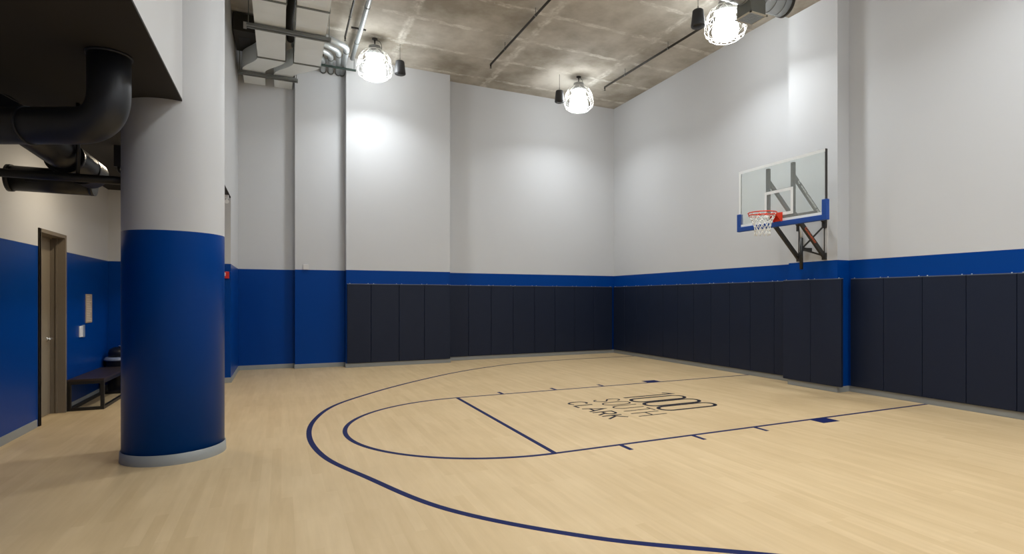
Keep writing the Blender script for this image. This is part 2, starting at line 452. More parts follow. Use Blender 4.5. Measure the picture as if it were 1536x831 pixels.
lettering = bpy.data.objects.new('painted_lettering', None)
bm = NB()
put(bm, [[(.0, .90), (1, 1), (1, 0)]], 7.72, .145, 5.06, 6.03, .05)
for k in range(3): put(bm, [stadium(1, .16)], 7.435-k*.353, .285, 5.03, 6.03, .058)
x = 7.61
for ch, w in zip('SOUTH', (.19, .21, .20, .20, .19)):
    put(bm, G[ch], x, w, 4.46, 4.93, .026); x -= w+.078
x = 7.59
for ch, w in zip('CLARK', (.20, .16, .23, .19, .19)):
    put(bm, G[ch], x, w, 4.00, 4.31, .036); x -= w+.073
bpy.data.objects.remove(lettering)
obj('painted_lettering', bm, M['letter'], floor)['label'] = 'dark lettering reading 1000 SOUTH CLARK'

# ------------------------------------------------------------------ wall pads
ordinal = ['first', 'second', 'third', 'fourth', 'fifth', 'sixth', 'seventh', 'eighth', 'ninth', 'tenth', 'eleventh', 'twelfth', 'thirteenth', 'fourteenth', 'fifteenth', 'sixteenth', 'seventeenth', 'eighteenth']
PZ0, PZ1 = .108, 1.955
def wall_pad(a, b, plane, axis, label, group, th=.055, strip=True):
    """axis 'x': pad on a back wall (runs in X, faces -Y at Y=plane); 'y': on the right wall (faces -X at X=plane)"""
    c = (a+b)/2; L = b-a-.006
    if axis == 'x': root = thing('wall_pad', label, 'wall pad', (c, plane, 0), 0, group)
    else: root = thing('wall_pad', label, 'wall pad', (plane, c, 0), -PI/2, group)
    bm = NB(); box(bm, -L/2, L/2, -th, -.004, PZ0, PZ1, .009)
    obj('cushion', bm, M['navy_pad'], root)
    bm = NB(); box(bm, -L/2, L/2, -th*.75, -.001, PZ1, PZ1+.012)
    obj('mounting_strip', bm, M['navy_edge'], root)['label'] = 'pale metal strip along the top'
    for s in (-1, 1):
        bm = NB(); lathe(bm, [(.009, 0), (.009, .008), (.004, .012)], (s*(L/2-.06), -th*.55, PZ1+.012), 10)
        obj('screw', bm, M['screw'], root)
    return root
e = [1.385, 1.925, 2.585, 3.20, 3.855]
for i in range(4):
    wall_pad(e[i], e[i+1], Y3, 'x', 'navy wall pad on the stepped-out back wall, %s from its left end' % ordinal[i], 'wall pads on the stepped-out back wall')
e = [3.90, 4.46, 5.092, 5.728, 6.367, 7.0, 7.635, 8.27, 8.905]
for i in range(8):
    wall_pad(e[i], e[i+1], Y4, 'x', 'navy wall pad on the recessed back wall, %s to the left of the room corner' % ordinal[7-i], 'wall pads on the recessed back wall')
e = [13.93-(13.93-8.655)/9*k for k in range(10)]+[8.03, 7.50]
for i in range(11):
    wall_pad(e[i+1], e[i], W, 'y', 'navy wall pad on the hoop wall, %s from the room corner' % ordinal[i], 'wall pads between the room corner and the pilaster')
wall_pad(6.95, 7.555, PX, 'y', 'navy wall pad under the hoop on the pilaster, the farther of two', 'wall pads on the pilaster', th=.06)
wall_pad(6.345, 6.95, PX, 'y', 'navy wall pad under the hoop on the pilaster, the nearer of two', 'wall pads on the pilaster', th=.06)
e = [6.40, 5.82, 5.215, 4.615, 4.01, 3.40]
for i in range(5):
    wall_pad(e[i+1], e[i], W, 'y', 'navy wall pad on the right wall this side of the pilaster, %s from it' % ordinal[i], 'wall pads on the near stretch of the right wall')

# ------------------------------------------------------------------ basketball hoop
GX = 7.844
HY = YM
hoop = thing('basketball_hoop', 'glass basketball hoop with blue edge padding bracketed to the pilaster', 'basketball hoop', (PX, HY, 0))
def H(bm, name, m, parent=hoop, label=None):
    for v in bm.verts: v.co -= Vector((PX, HY, 0))
    o = obj(name, bm, m, hoop)
    if parent is not hoop: o.parent = parent
    if label: o['label'] = label
    return o
by0, by1, bz0, bz1 = 6.045, 7.872, 2.905, 4.01
bm = NB(); box(bm, GX, GX+.013, by0, by1, bz0, bz1)
bb = H(bm, 'backboard', M['glass'])
bm = NB()
w = .05; x0, x1 = GX-.0025, GX-.0002
box(bm, x0, x1, by0, by1, bz1-w, bz1); box(bm, x0, x1, by1-w, by1, bz0, bz1-w)
box(bm, x0, x1, by0+.0, by1-w, bz0+.05, bz0+.10); 
H(bm, 'border', M['white_tape'], bb, 'white painted border')
bm = NB()
ty0, ty1, tz0, tz1 = HY-.305, HY+.305, 3.06, 3.515
box(bm, x0, x1, ty0, ty1, tz1-w, tz1); box(bm, x0, x1, ty0, ty1, tz0, tz0+w)
box(bm, x0, x1, ty0, ty0+w, tz0+w, tz1-w); box(bm, x0, x1, ty1-w, ty1, tz0+w, tz1-w)
H(bm, 'target_square', M['white_tape'], bb, 'white painted target rectangle')
bm = NB(); box(bm, GX+.013, GX+.05, by0-.004, by0+.016, bz0, bz1); box(bm, GX+.013, GX+.05, by1-.016, by1+.004, bz0, bz1)
box(bm, GX+.013, GX+.05, by0, by1, bz0, bz0+.03); box(bm, GX-.001, GX+.0135, by0-.004, by0, bz0, bz1)
H(bm, 'backboard_frame', M['black_steel'])
bm = NB()
box(bm, GX-.022, GX+.055, by0-.035, by1+.035, bz0-.03, bz0+.055, .008)
box(bm, GX-.022, GX+.055, by0-.035, by0+.05, bz0+.05, 3.205, .008)
box(bm, GX-.022, GX+.055, by1-.05, by1+.035, bz0+.05, 3.205, .008)
H(bm, 'edge_padding', M['blue_pad'], label='blue rubber padding along the lower edge')
# rim
RZ = 3.085; RXc = GX-.38; RR = .2286
bm = NB()
tube(bm, [(RXc+RR*math.cos(2*PI*k/48), HY+RR*math.sin(2*PI*k/48), RZ) for k in range(48)], .0095, 10, closed=True)
box(bm, GX-.17, GX-.003, HY-.085, HY+.085, RZ-.012, RZ+.006, .002)
box(bm, GX-.016, GX-.003, HY-.09, HY+.09, RZ-.15, RZ+.03, .002)
for s in (-1, 1):   # triangular cheeks
    y0 = HY+s*.082
    v = [bm.verts.new(p) for p in ((GX-.165, y0-.003, RZ-.012), (GX-.008, y0-.003, RZ-.012), (GX-.008, y0-.003, RZ-.15), (GX-.165, y0+.003, RZ-.012), (GX-.008, y0+.003, RZ-.012), (GX-.008, y0+.003, RZ-.15))]
    for f in ((0, 1, 2), (3, 5, 4), (0, 3, 4, 1), (1, 4, 5, 2), (2, 5, 3, 0)): bm.faces.new([v[i] for i in f])
rim = H(bm, 'rim', M['orange'], label='orange metal rim and bracket')
bm = NB()
tube(bm, [(RXc+(RR-.01)*math.cos(a), HY+(RR-.01)*math.sin(a), RZ-.045) for a in [math.radians(60+240*k/30) for k in range(31)]], .007, 8)
for k in range(9):
    a = math.radians(60+240*k/8); tube(bm, [(RXc+RR*math.cos(a), HY+RR*math.sin(a), RZ-.005), (RXc+(RR-.01)*math.cos(a), HY+(RR-.01)*math.sin(a), RZ-.045)], .004, 6)
o = H(bm, 'rim_support', M['orange'])
# net: 12 hanging loops woven in diamonds
def net_r(f): return .222*(1-f)**1.3+.125-.02*math.sin(f*PI)*.6 if f < 1 else .12
rows = 6; Hn = .375; bm = NB()
def NP(i, r):
    f = r/rows; rad = [.222, .195, .165, .142, .128, .122, .130][r]
    a = 2*PI*(i+.5*(r % 2))/12
    return (RXc+rad*math.cos(a), HY+rad*math.sin(a), RZ-.012-Hn*f*(1-.0*f)+random.uniform(-.004, .004))
pts = [[NP(i, r) for i in range(12)] for r in range(rows+1)]
for r in range(rows):
    for i in range(12):
        if r % 2 == 0: nb = (i, (i-1) % 12)
        else: nb = (i, (i+1) % 12)
        for j in nb: tube(bm, [pts[r][i], pts[r+1][j]], .0048, 6)
H(bm, 'net', M['net'], label='white cord net')
# mount: posts behind the glass, parallel arms, wall frame
YS = (HY-.27, HY+.26)
for y in YS:
    bm = NB(); box(bm, GX+.015, GX+.07, y-.03, y+.03, bz0+.02, 3.935, .004)
    H(bm, 'upright_post', M['black_steel'])
for i, y in enumerate(YS):
    bm = NB(); beam(bm, (GX+.06, y, 3.70), (8.66, y, 2.96), .045, .062); H(bm, 'upper_arm', M['black_steel'])
    bm = NB(); beam(bm, (GX+.06, y, 3.07), (8.66, y, 2.35), .045, .07); H(bm, 'lower_arm', M['black_steel'])
for bx, bz, bw_ in ((8.45, 3.13, .045), (GX+.09, 3.52, .035), (GX+.1, 3.045, .06)):
    bm = NB(); beam(bm, (bx, YS[0], bz), (bx, YS[1], bz), bw_, bw_); H(bm, 'cross_bar', M['black_steel'])
for y in YS:
    bm = NB()
    tube(bm, [(8.655, y, 2.98), (8.655, y, 2.33)], .009, 8)
    box(bm, 8.63, PX-.002, y-.035, y+.035, 2.86, 3.02, .003)
    box(bm, 8.63, PX-.002, y-.035, y+.035, 2.30, 2.42, .003)
    H(bm, 'wall_bracket', M['black_steel'])
bm = NB()
ctr = (8.41, HY, 2.50)
for y in YS:
    beam(bm, ctr, (8.65, y, 2.90), .022, .03); beam(bm, ctr, (8.65, y, 2.37), .022, .03)
H(bm, 'diagonal_brace', M['black_steel'])
bm = NB(); tube(bm, [(8.41, HY, 2.14), (8.41, HY, 2.70)], .029, 16)
box(bm, 8.39, 8.66, HY-.02, HY+.02, 2.47, 2.53, .004)
act = H(bm, 'height_adjuster', M['black_paint'], label='black tube of the height adjuster')
bm = NB(); tube(bm, [(8.41, HY, 2.70), (8.39, HY, 2.98)], .021, 16)
H(bm, 'adjuster_rod', M['silver'], act, 'silver rod of the height adjuster')
for y in YS:
    bm = NB(); box(bm, PX-.012, PX-.001, y-.05, y+.05, 2.29, 3.1, .002)
    H(bm, 'wall_rail', M['plate'], label='wall-coloured mounting rail')
# decals on the arms
def text_mesh(name, body, size, m, parent, mw, label=None):
    cu = bpy.data.curves.new(name, 'FONT'); cu.body = body; cu.size = size; cu.extrude = .0006; cu.align_x = 'CENTER'; cu.align_y = 'CENTER'
    o = bpy.data.objects.new(name, cu); COL.objects.link(o)
    dg = bpy.context.evaluated_depsgraph_get()
    me = bpy.data.meshes.new_from_object(o.evaluated_get(dg)); me.transform(mw)
    bpy.data.objects.remove(o); bpy.data.curves.remove(cu)
    me.materials.clear(); me.materials.append(m)
    n = bpy.data.objects.new(name, me); COL.objects.link(n); n.parent = parent
    if label: n['label'] = label
    return n
def arm_text(a, b, y, body, size, m, f0=.5):
    a = Vector(a); b = Vector(b); d = (b-a).normalized()
    nrm = Vector((0, -1, 0)); up = nrm.cross(d)
    p = a.lerp(b, f0); p.y = y-.024
    mw = Matrix((( d.x, up.x, nrm.x, p.x-PX), (d.y, up.y, nrm.y, p.y-HY), (d.z, up.z, nrm.z, p.z), (0, 0, 0, 1)))
    text_mesh('arm_decal', body, size, m, hoop, mw, 'printed lettering along the arm')
arm_text((GX+.06, 0, 3.70), (8.66, 0, 2.96), YS[0], 'G  www.Goalsetter.com', .078, M['decal_white'], .47)
arm_text((GX+.06, 0, 3.07), (8.66, 0, 2.35), YS[0], 'Goalsetter', .085, M['decal_orange'], .50)

# ------------------------------------------------------------------ pendant lamps
def make_lamp(label, loc):
    L = thing('pendant_lamp', label, 'lamp', loc, 0, 'caged pendant lamps on the concrete ceiling')
    z = -HC
    bm = NB(); lathe(bm, [(.15, 6.885+z), (.215, 6.66+z), (.238, 6.57+z), (.23, 6.51+z), (.20, 6.465+z), (.02, 6.46+z)], seg=40)
    obj('glowing_lens', bm, M['glow'], L)['label'] = 'brightly lit white lens'
    ld = bpy.data.lights.new('lamp_beam', 'AREA'); ld.shape = 'DISK'; ld.size = .38; ld.energy = BEAM; ld.color = (.93, .975, 1.0); ld.spread = math.radians(148)
    lo = bpy.data.objects.new('lamp_beam', ld); COL.objects.link(lo); lo.parent = L; lo.location = (0, 0, 6.452+z)
    bm = NB(); lathe(bm, [(.10, 7.10+z), (.13, 7.09+z), (.14, 6.98+z), (.20, 6.94+z), (.205, 6.89+z)], seg=32)
    obj('housing', bm, M['lamp_house'], L)
    bm = NB(); tube(bm, [(0, 0, 0), (0, 0, 7.10+z)], .014, 10); lathe(bm, [(.06, -.001), (.06, -.02), (.03, -.035)], seg=20)
    obj('hanging_stem', bm, M['dark_steel'], L)
    bm = NB(); tube(bm, fillet([(.02, 0, -.02), (.12, .02, -.04), (.16, .03, -.16), (.12, .02, -.24)], .06), .006, 6)
    obj('power_cord', bm, M['cable'], L)
    prof = [(.20, 6.985), (.27, 6.93), (.335, 6.78), (.37, 6.60), (.375, 6.45), (.345, 6.32), (.26, 6.245), (.12, 6.22)]
    prof = [(r, 6.985-(6.985-q)*.765) for r, q in prof]
    bm = NB(); n = 12
    for k in range(n):
        a = 2*PI*k/n; tube(bm, [(r*math.cos(a), r*math.sin(a), zz+z) for r, zz in prof], .0052, 6)
    for r, zz in (prof[0], prof[2], prof[4], prof[6], prof[7]):
        tube(bm, [(r*math.cos(2*PI*k/36), r*math.sin(2*PI*k/36), zz+z) for k in range(36)], .0055, 6, closed=True)
    for i in (1, 2, 4):   # diamond weave on the shoulders
        r0, z0 = prof[i]; r1, z1 = prof[i+1]
        for k in range(n):
            a = 2*PI*(k+(.0 if i % 2 else .5))/n
            for s in (-.5, .5):
                b = a+2*PI*s/n
                tube(bm, [(r0*math.cos(a), r0*math.sin(a), z0+z), (r1*math.cos(b), r1*math.sin(b), z1+z)], .004, 5)
    obj('wire_guard', bm, M['white_wire'], L)['label'] = 'white wire guard'
    return L
lamp0 = make_lamp('caged pendant lamp beside the four bent pipes, leftmost of those lit', (1.84, 12.39, HC))
dup(lamp0, (6.86, 12.32, HC), 'caged pendant lamp nearest the far room corner', .1)
dup(lamp0, (7.43, 7.79, HC), 'caged pendant lamp beside the big round duct, above the hoop', .2)
for k, (x, y) in enumerate([(1.9, 7.5), (1.9, 3.3), (7.2, 3.2), (1.9, -1.3), (7.3, -1.3), (4.5, 3.2), (4.5, -1.3)]):  # unseen extra lamps, added to light the near court
    dup(lamp0, (x, y, HC), ['added caged pendant lamp over the free throw line, out of view', 'added caged pendant lamp above the near left of the court, out of view', 'added caged pendant lamp above the near right of the court, out of view',
        'added caged pendant lamp by the near wall on the left, out of view', 'added caged pendant lamp by the near wall on the right, out of view', 'added caged pendant lamp above the middle of the near court, out of view', 'added caged pendant lamp by the near wall in the middle, out of view'][k], .3*k)

# ------------------------------------------------------------------ hanging speakers
def make_speaker(label, loc, drop):
    S = thing('pendant_speaker', label, 'speaker', loc, 0, 'pendant speakers beside the lamps')
    bm = NB(); lathe(bm, [(.02, .15), (.08, .148), (.094, .135), (.098, .10), (.122, -.12), (.12, -.138), (.105, -.142)], (0, 0, -drop), 32)
    obj('cabinet', bm, M['speaker'], S)
    bm = NB(); lathe(bm, [(.103, -.139), (.10, -.150), (.01, -.152)], (0, 0, -drop), 32)
    obj('grille', bm, M['black_paint'], S)
    bm = NB(); tube(bm, [(0, 0, 0), (0, 0, -drop+.15)], .005, 6); tube(bm, [(.03, 0, -drop+.15), (0, 0, -drop+.24), (-.03, 0, -drop+.15)], .003, 5)
    obj('hanging_wire', bm, M['cable'], S)
    return S
make_speaker('dark conical speaker hanging to the right of the lamp by the bent pipes', (2.385, 12.41, HC), .53)
make_speaker('dark conical speaker hanging left of the lamp nearest the far corner', (6.352, 12.40, HC), .56)
make_speaker('dark conical speaker hanging left of the lamp above the hoop', (6.62, 7.60, HC), .74)

# ------------------------------------------------------------------ rectangular ducts
def rect_duct(name, label, secs, z0=6.5, z1=6.86):
    """secs: list of (y, xa, xb)"""
    root = thing(name, label, 'air duct', (0, 13, z0), 0, 'rectangular ducts on the trapeze hangers')
    bm = NB(); rings = []
    for y, xa, xb in secs:
        rings.append([bm.verts.new((x, y-13, z-z0)) for x, z in ((xa, z0), (xb, z0), (xb, z1), (xa, z1))])
    for A, B in zip(rings, rings[1:]):
        for k in range(4): bm.faces.new((A[k], A[(k+1) % 4], B[(k+1) % 4], B[k]))
    bm.faces.new(rings[0][::-1]); bm.faces.new(rings[-1])
    obj('duct_body', bm, M['duct'], root)
    for y in (8.3, 10.05, 12.5):
        xa, xb = secs[0][1:]
        bm = NB(); box(bm, xa-.015, xb+.015, y-13-.022, y-13+.022, -.016, z1-z0+.01, .003)
        obj('flange', bm, M['galv_dark'], root)
    return root
def scurve(xa, xb, xc, xd):
    s = [(7.5, xa, xb), (12.5, xa, xb)]
    for k in range(1, 11):
        f = k/10; g = f*f*(3-2*f); s.append((12.5+.85*f, xa+(xc-xa)*g, xb+(xd-xb)*g))
    s.append((Y1-.005, xc, xd)); return s
rect_duct('rectangular_duct', 'galvanised rectangular duct nearer the bulkhead, left of the pair', scurve(-.435, .07, -.76, -.33))
rect_duct('rectangular_duct', 'galvanised rectangular duct beside the bent pipes, right of the pair', scurve(.235, .745, -.15, .225))
def trapeze(label, y, xa, xb, z=6.455):
    root = thing('trapeze_hanger', label, 'pipe hanger', ((xa+xb)/2, y, z), 0, 'trapeze hangers under the ducts')
    h = (xb-xa)/2
    bm = NB(); box(bm, -h, h, -.07, -.015, -.025, .025, .003); box(bm, -h, h, .015, .07, -.025, .025, .003)
    obj('strut', bm, M['galv_dark'], root)
    for s in (-1, 1):
        bm = NB(); tube(bm, [(s*(h-.03), 0, -.03), (s*(h-.03), 0, HC-z)], .007, 8)
        lathe(bm, [(.018, -.034), (.018, -.022)], (s*(h-.03), 0, 0), 8); obj('threaded_rod', bm, M['galv_dark'], root)
trapeze('double steel strut crossing under both ducts, nearer of the two', 11.03, -.56, .84)
trapeze('double steel strut under the bent duct ends by the back wall', 13.40, -.84, .33)
# dark box standing in for the shaded void beside the left duct
pl = thing('shade_box', 'dark box standing in for the shade above the left duct against the bulkhead', 'shade box', (-.66, 13.2, 6.88))
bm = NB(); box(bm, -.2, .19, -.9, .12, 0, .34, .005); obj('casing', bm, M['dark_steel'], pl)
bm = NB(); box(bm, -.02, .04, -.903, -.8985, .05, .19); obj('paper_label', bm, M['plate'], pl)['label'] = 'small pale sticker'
bm = NB(); box(bm, -.12, .08, -.6, -.1, -.004, 0); obj('shade_panel', bm, M['black_paint'], pl)
# flexible duct in the gap
bm = NB(); n = 80
tube(bm, [(.155+.02*math.sin(k*.09), 10.2+k*.03, 7.0) for k in range(n)], [.075 if k % 2 else .055 for k in range(n)], 14)
tag(obj('flexible_duct', bm, M['dark_steel']), 'dark ribbed flexible hose running in the gap between the rectangular ducts', 'flexible duct')

# four bent pipes
for k in range(4):
    cx_, cy_ = 1.27-.145*k, 12.38+.26*k; ex = 1.39-.168*k
    root = thing('bent_pipe', ['galvanised bent pipe into the back wall, outermost of four', 'galvanised bent pipe into the back wall, second from the outside of four', 'galvanised bent pipe into the back wall, third from the outside of four', 'galvanised bent pipe into the back wall, innermost of four'][k],
                 'pipe', (ex, Y2-.02 if ex < 1.372 else Y2-.02, 6.97), 0, 'bent galvanised pipes beside the duct')
    off = Vector((ex, Y2-.02, 6.97))
    yend = Y2-.002
    if ex > 1.30: ex2 = 1.30
    else: ex2 = ex
    bm = NB(); P = fillet([Vector((cx_-.62, cy_-.42, 6.97))-off, Vector((cx_, cy_, 6.97))-off, Vector((ex2, yend, 6.97))-off], .16, 10)
    tube(bm, P, .058, 18); obj('pipe', bm, M['galv'], root)
    for yy, nm in ((yend-.03, 'wall_collar'),):
        bm = NB(); tube(bm, [Vector((ex2, yend-.06, 6.97))-off, Vector((ex2, yend-.002, 6.97))-off], .068, 18); obj(nm, bm, M['galv_dark'], root)
    d = (Vector((ex2, yend, 6.97))-Vector((cx_, cy_, 6.97))).normalized(); c0 = Vector((cx_, cy_, 6.97))+d*.2-off
    bm = NB(); tube(bm, [c0, c0+d*.05], .064, 18); obj('coupling', bm, M['galv_dark'], root)
bm = NB(); box(bm, .80, 1.56, 13.34, 13.38, 6.865, 6.905, .003)
for x in (.86, 1.52): tube(bm, [(x, 13.36, 6.88), (x, 13.36, HC)], .006, 6)
tag(obj('pipe_strut', bm, M['green_strut']), 'dark green strut holding up the four bent pipes', 'pipe hanger')

# conduits and sprinkler pipes running along the ceiling
def ceiling_pipe(name, label, cat, x, ya, yb, r, m, z=7.12, head=True, group=None, dx=0):
    root = thing(name, label, cat, (x, yb, z), 0, group)
    bm = NB(); tube(bm, [(dx, ya-yb, 0), (0, 0, 0)], r, 12)
    obj('pipe', bm, m, root)
    for k in range(3):
        yy = -.9-1.6*k
        bm = NB(); tube(bm, [(dx*yy/(ya-yb), yy, -r-.004), (dx*yy/(ya-yb), yy, HC-z)], .006, 6)
        tube(bm, [(dx*yy/(ya-yb), yy-.012, 0), (dx*yy/(ya-yb), yy+.012, 0)], r+.006, 12)
        obj('hanger', bm, M['galv_dark'], root)
    if head:
        bm = NB(); tube(bm, [(0, -.0, 0), (0, -.0, -.05)], r*.8, 10); lathe(bm, [(.008, -.05), (.008, -.075), (.026, -.08), (.026, -.084)], seg=14)
        obj('sprinkler_head', bm, M['dark_steel'], root)
    return root
ceiling_pipe('sprinkler_pipe', 'thin dark sprinkler pipe just left of the pale conduit', 'sprinkler pipe', 1.21, 7.6, 12.2, .02, M['dark_steel'], z=7.10, group='sprinkler pipes on the ceiling')
ceiling_pipe('sprinkler_pipe', 'dark sprinkler pipe ending in the middle of the ceiling', 'sprinkler pipe', 4.46, 7.6, 12.25, .024, M['dark_steel'], z=7.12, group='sprinkler pipes on the ceiling', dx=.03)
ceiling_pipe('sprinkler_pipe', 'dark sprinkler pipe running close to the right wall towards the hoop lamp', 'sprinkler pipe', 7.63, 7.6, 12.31, .024, M['dark_steel'], z=7.12, group='sprinkler pipes on the ceiling', dx=.14)
cp = ceiling_pipe('conduit_pipe', 'pale grey pipe running along the ceiling left of the first lamp', 'pipe', 1.47, 7.6, 13.30, .048, M['galv'], z=7.12, head=False)
bm = NB(); box(bm, -.19, .10, -1.56, -1.53, -.02, .01); obj('cross_bracket', bm, M['dark_steel'], cp)

# big round duct with grille box above the hoop
rd = thing('round_duct', 'large galvanised round duct with a boxed grille, above the hoop', 'air duct', (7.1, 6.86, 6.70))
bm = NB(); prof = [(-5.0, .205), (-3.0, .205)]
tube(bm, [(-5.0, 0, 0), (-2.5, 0, 0), (0, 0, 0), (.74, 0, 0)], .205, 48); obj('duct_body', bm, M['galv'], rd)
bm = NB()
for k in range(-24, 4):
    x = k*.2
    tube(bm, [(x+.205*0, .2065*math.cos(a), .2065*math.sin(a)) for a in [2*PI*j/40 for j in range(40)]], .004, 5, closed=True)
obj('spiral_seam', bm, M['galv_dark'], rd)
bm = NB(); tube(bm, [(.74, 0, 0), (.79, 0, 0)], .215, 48); obj('end_cap', bm, M['dark_steel'], rd)
bm = NB(); box(bm, -.16, .17, -.15, .15, -.40, -.1); gb = obj('grille_box', bm, M['galv_dark'], rd)
bm = NB()
for a, b, c, d in ((-.185, -.155, -.175, .175), (.165, .195, -.175, .175), (-.185, .195, -.175, -.145), (-.185, .195, .145, .175)): box(bm, a, b, c, d, -.412, -.396)
obj('grille_frame', bm, M['copper'], gb)['label'] = 'pale grille frame'
bm = NB()
for k in range(10): box(bm, -.155, .165, -.142+k*.03, -.130+k*.03, -.410, -.398)
obj('louvre', bm, M['galv'], gb)

# ------------------------------------------------------------------ black services under the low ceiling
d1 = thing('black_elbow_duct', 'black round duct dropping from the low ceiling and bending left', 'air duct', (-1.24, 5.42, ZS))
R1 = .143
dirv = Vector((-.906, .42, 0)); end = dirv*1.62+Vector((0, 0, -.565))
P = fillet([Vector((0, 0, 0)), Vector((0, 0, -.565)), end], .26, 12)
bm = NB(); tube(bm, P, R1, 36); obj('duct_body', bm, M['black_duct'], d1)
bm = NB(); tube(bm, [(0, 0, 0), (0, 0, -.02)], R1+.012, 36); obj('ceiling_collar', bm, M['black_duct'], d1)
c0 = Vector((0, 0, -.565))+dirv*.62
bm = NB(); tube(bm, [c0, c0+dirv*.03], R1+.008, 36); obj('joint_band', bm, M['black_duct'], d1)
d2 = thing('black_branch_duct', 'black round duct slanting down behind the elbow duct to the cylinder', 'air duct', (-1.9, 6.6, 3.12))
bm = NB(); tube(bm, fillet([(-.28, -.40, .10), (-.2, -.1, .05), (-.05, .55, -.08), (.0, 1.03, -.13)], .4), .155, 32); obj('duct_body', bm, M['black_duct'], d2)
for q, dd in (((-.06, .5, -.09), (.05, .6, -.1)),):
    bm = NB(); tube(bm, [(-.075, .42, -.08), (-.068, .46, -.087)], .172, 32); obj('hoop_flange', bm, M['black_paint'], d2)
bm = NB(); tube(bm, [(-.03, .80, -.115), (-.026, .83, -.118)], .166, 32); obj('hoop_flange', bm, M['black_paint'], d2)
d3 = thing('black_cylinder_unit', 'black horizontal cylinder with round end rims, below the soffit near the door', 'fan unit', (-2.29, 7.82, 2.925))
bm = NB(); tube(bm, [(-.37, 0, 0), (.36, -.05, -.01)], .135, 32); obj('casing', bm, M['black_paint'], d3)
for x in (-.385, .34):
    bm = NB(); tube(bm, [(x, 0-(.05 if x > 0 else 0), 0), (x+.04, 0-(.05 if x > 0 else 0), 0)], .146, 32); obj('end_rim', bm, M['black_duct'], d3)
bm = NB(); box(bm, -.2, .05, -.15, -.12, -.05, .07, .004); obj('junction_cover', bm, M['black_duct'], d3)
bp = thing('black_sprinkler_main', 'long straight black pipe crossing under the low ceiling in front of the cylinder', 'pipe', (-1.9, 6.9, 2.82))
bm = NB(); tube(bm, [(-.88, 0, -.005), (.95, 0, .005)], .042, 16); obj('pipe', bm, M['black_paint'], bp)
bm = NB(); tube(bm, [(.60, 0, 0), (.74, 0, -.022), (.95, 0, -.024)], .05, 16); obj('coupling', bm, M['black_paint'], bp)
bm = NB(); tube(bm, [(.07, 0, 0), (.07, 0, ZS-2.82)], .018, 12); obj('hanger_rod', bm, M['black_paint'], bp)
jb = thing('junction_box', 'small black junction box and conduit high up left of the column', 'junction box', (-1.87, 8.6, 3.35))
bm = NB(); box(bm, -.05, .05, -.02, .02, -.06, .21, .004); obj('cover', bm, M['black_duct'], jb)
bm = NB(); tube(bm, fillet([(.0, 0, -.05), (.0, 0, -.13), (.35, 0, -.13)], .05), .02, 10); obj('conduit', bm, M['black_paint'], jb)
bm = NB(); tube(bm, [(-2.55, 4.9, 3.45), (-1.9, 5.9, 3.20), (-1.85, 6.1, 3.13)], .003, 6)
tag(obj('hanging_cable', bm, M['cable']), 'thin dark cable slanting below the low ceiling at top left', 'cable')
el = thing('emergency_light', 'small white twin-head emergency light under the bulkhead right of the column', 'emergency light', (-.965, 11.85, ZS))
bm = NB(); box(bm, -.10, .07, -.03, .03, -.07, 0, .006); obj('battery_case', bm, M['white_plastic'], el)
for s in (-.06, .04):
    bm = NB(); tube(bm, [(s, .0, -.07), (s, -.02, -.10)], .012, 8); tube(bm, [(s, -.0, -.125), (s, -.05, -.13)], [.028, .038], 18); obj('lamp_head', bm, M['white_plastic'], el)

# fire alarm
fa = thing('fire_alarm', 'red fire alarm strobe on the blue wall right of the column', 'fire alarm', (-.965, YE, 2.07))
bm = NB(); box(bm, -.055, .055, -.05, 0, -.065, .065, .006); obj('housing', bm, M['red'], fa)
bm = NB(); box(bm, -.045, -.005, -.07, -.05, -.02, .045, .006); obj('strobe_lens', bm, M['white_plastic'], fa)['label'] = 'clear white strobe lens'
# cover plate on back wall
cp = thing('cover_plate', 'small wall-coloured cover box just above the blue paint line', 'cover plate', (.51, Y2, 2.34))
bm = NB(); box(bm, -.055, .06, -.03, 0, -.05, .07, .005); obj('cover', bm, M['plate'], cp)
bm = NB(); lathe(bm, [(.006, 0), (.006, .003)], (0, 0, 0), 8)
for v in bm.verts: v.co = Vector((v.co.x, -.03-v.co.z, v.co.y+.01))
obj('screw', bm, M['screw'], cp)

# ------------------------------------------------------------------ door
door = bpy.data.objects.new('door_1', None); COL.objects.link(door); door.location = (XL, DY0, 0); door['kind'] = 'structure'
wY = DY1-DY0
bm = NB(); c = .055
box(bm, -.195, .018, 0, .05, 0, DZ, .003); box(bm, -.195, .018, wY-.05, wY, 0, DZ, .003); box(bm, -.195, .018, .05, wY-.05, DZ-.05, DZ, .003)
box(bm, .0, .018, -.0, .062, 0, DZ, .003)
box(bm, -.155, -.135, .05, .066, 0, DZ-.05); box(bm, -.09, -.07, wY-.066, wY-.05, 0, DZ-.05); box(bm, -.155, -.135, .05, wY-.05, DZ-.066, DZ-.05)
obj('door_frame', bm, M['bronze'], door)
bm = NB(); box(bm, -.195, -.155, .052, wY-.052, .008, DZ-.052, .003); leaf = obj('door_leaf', bm, M['door'], door)
bm = NB(); box(bm, -.156, -.152, .17, wY-.36, .42, DZ-.32, .001); obj('inset_panel', bm, M['door_panel'], leaf)['label'] = 'dark tall inset panel'
bm = NB(); lathe(bm, [(.03, 0), (.03, .008), (.012, .012), (.012, .055)], seg=20)
for v in bm.verts: v.co = Vector((-.155+v.co.z, wY-.16+v.co.y, 1.06+v.co.x))
tube(bm, fillet([(-.10, wY-.16, 1.06), (-.10, wY-.20, 1.06), (-.10, wY-.29, 1.055)], .02), .010, 10)
obj('lever_handle', bm, M['chrome'], leaf)['label'] = 'chrome lever handle'

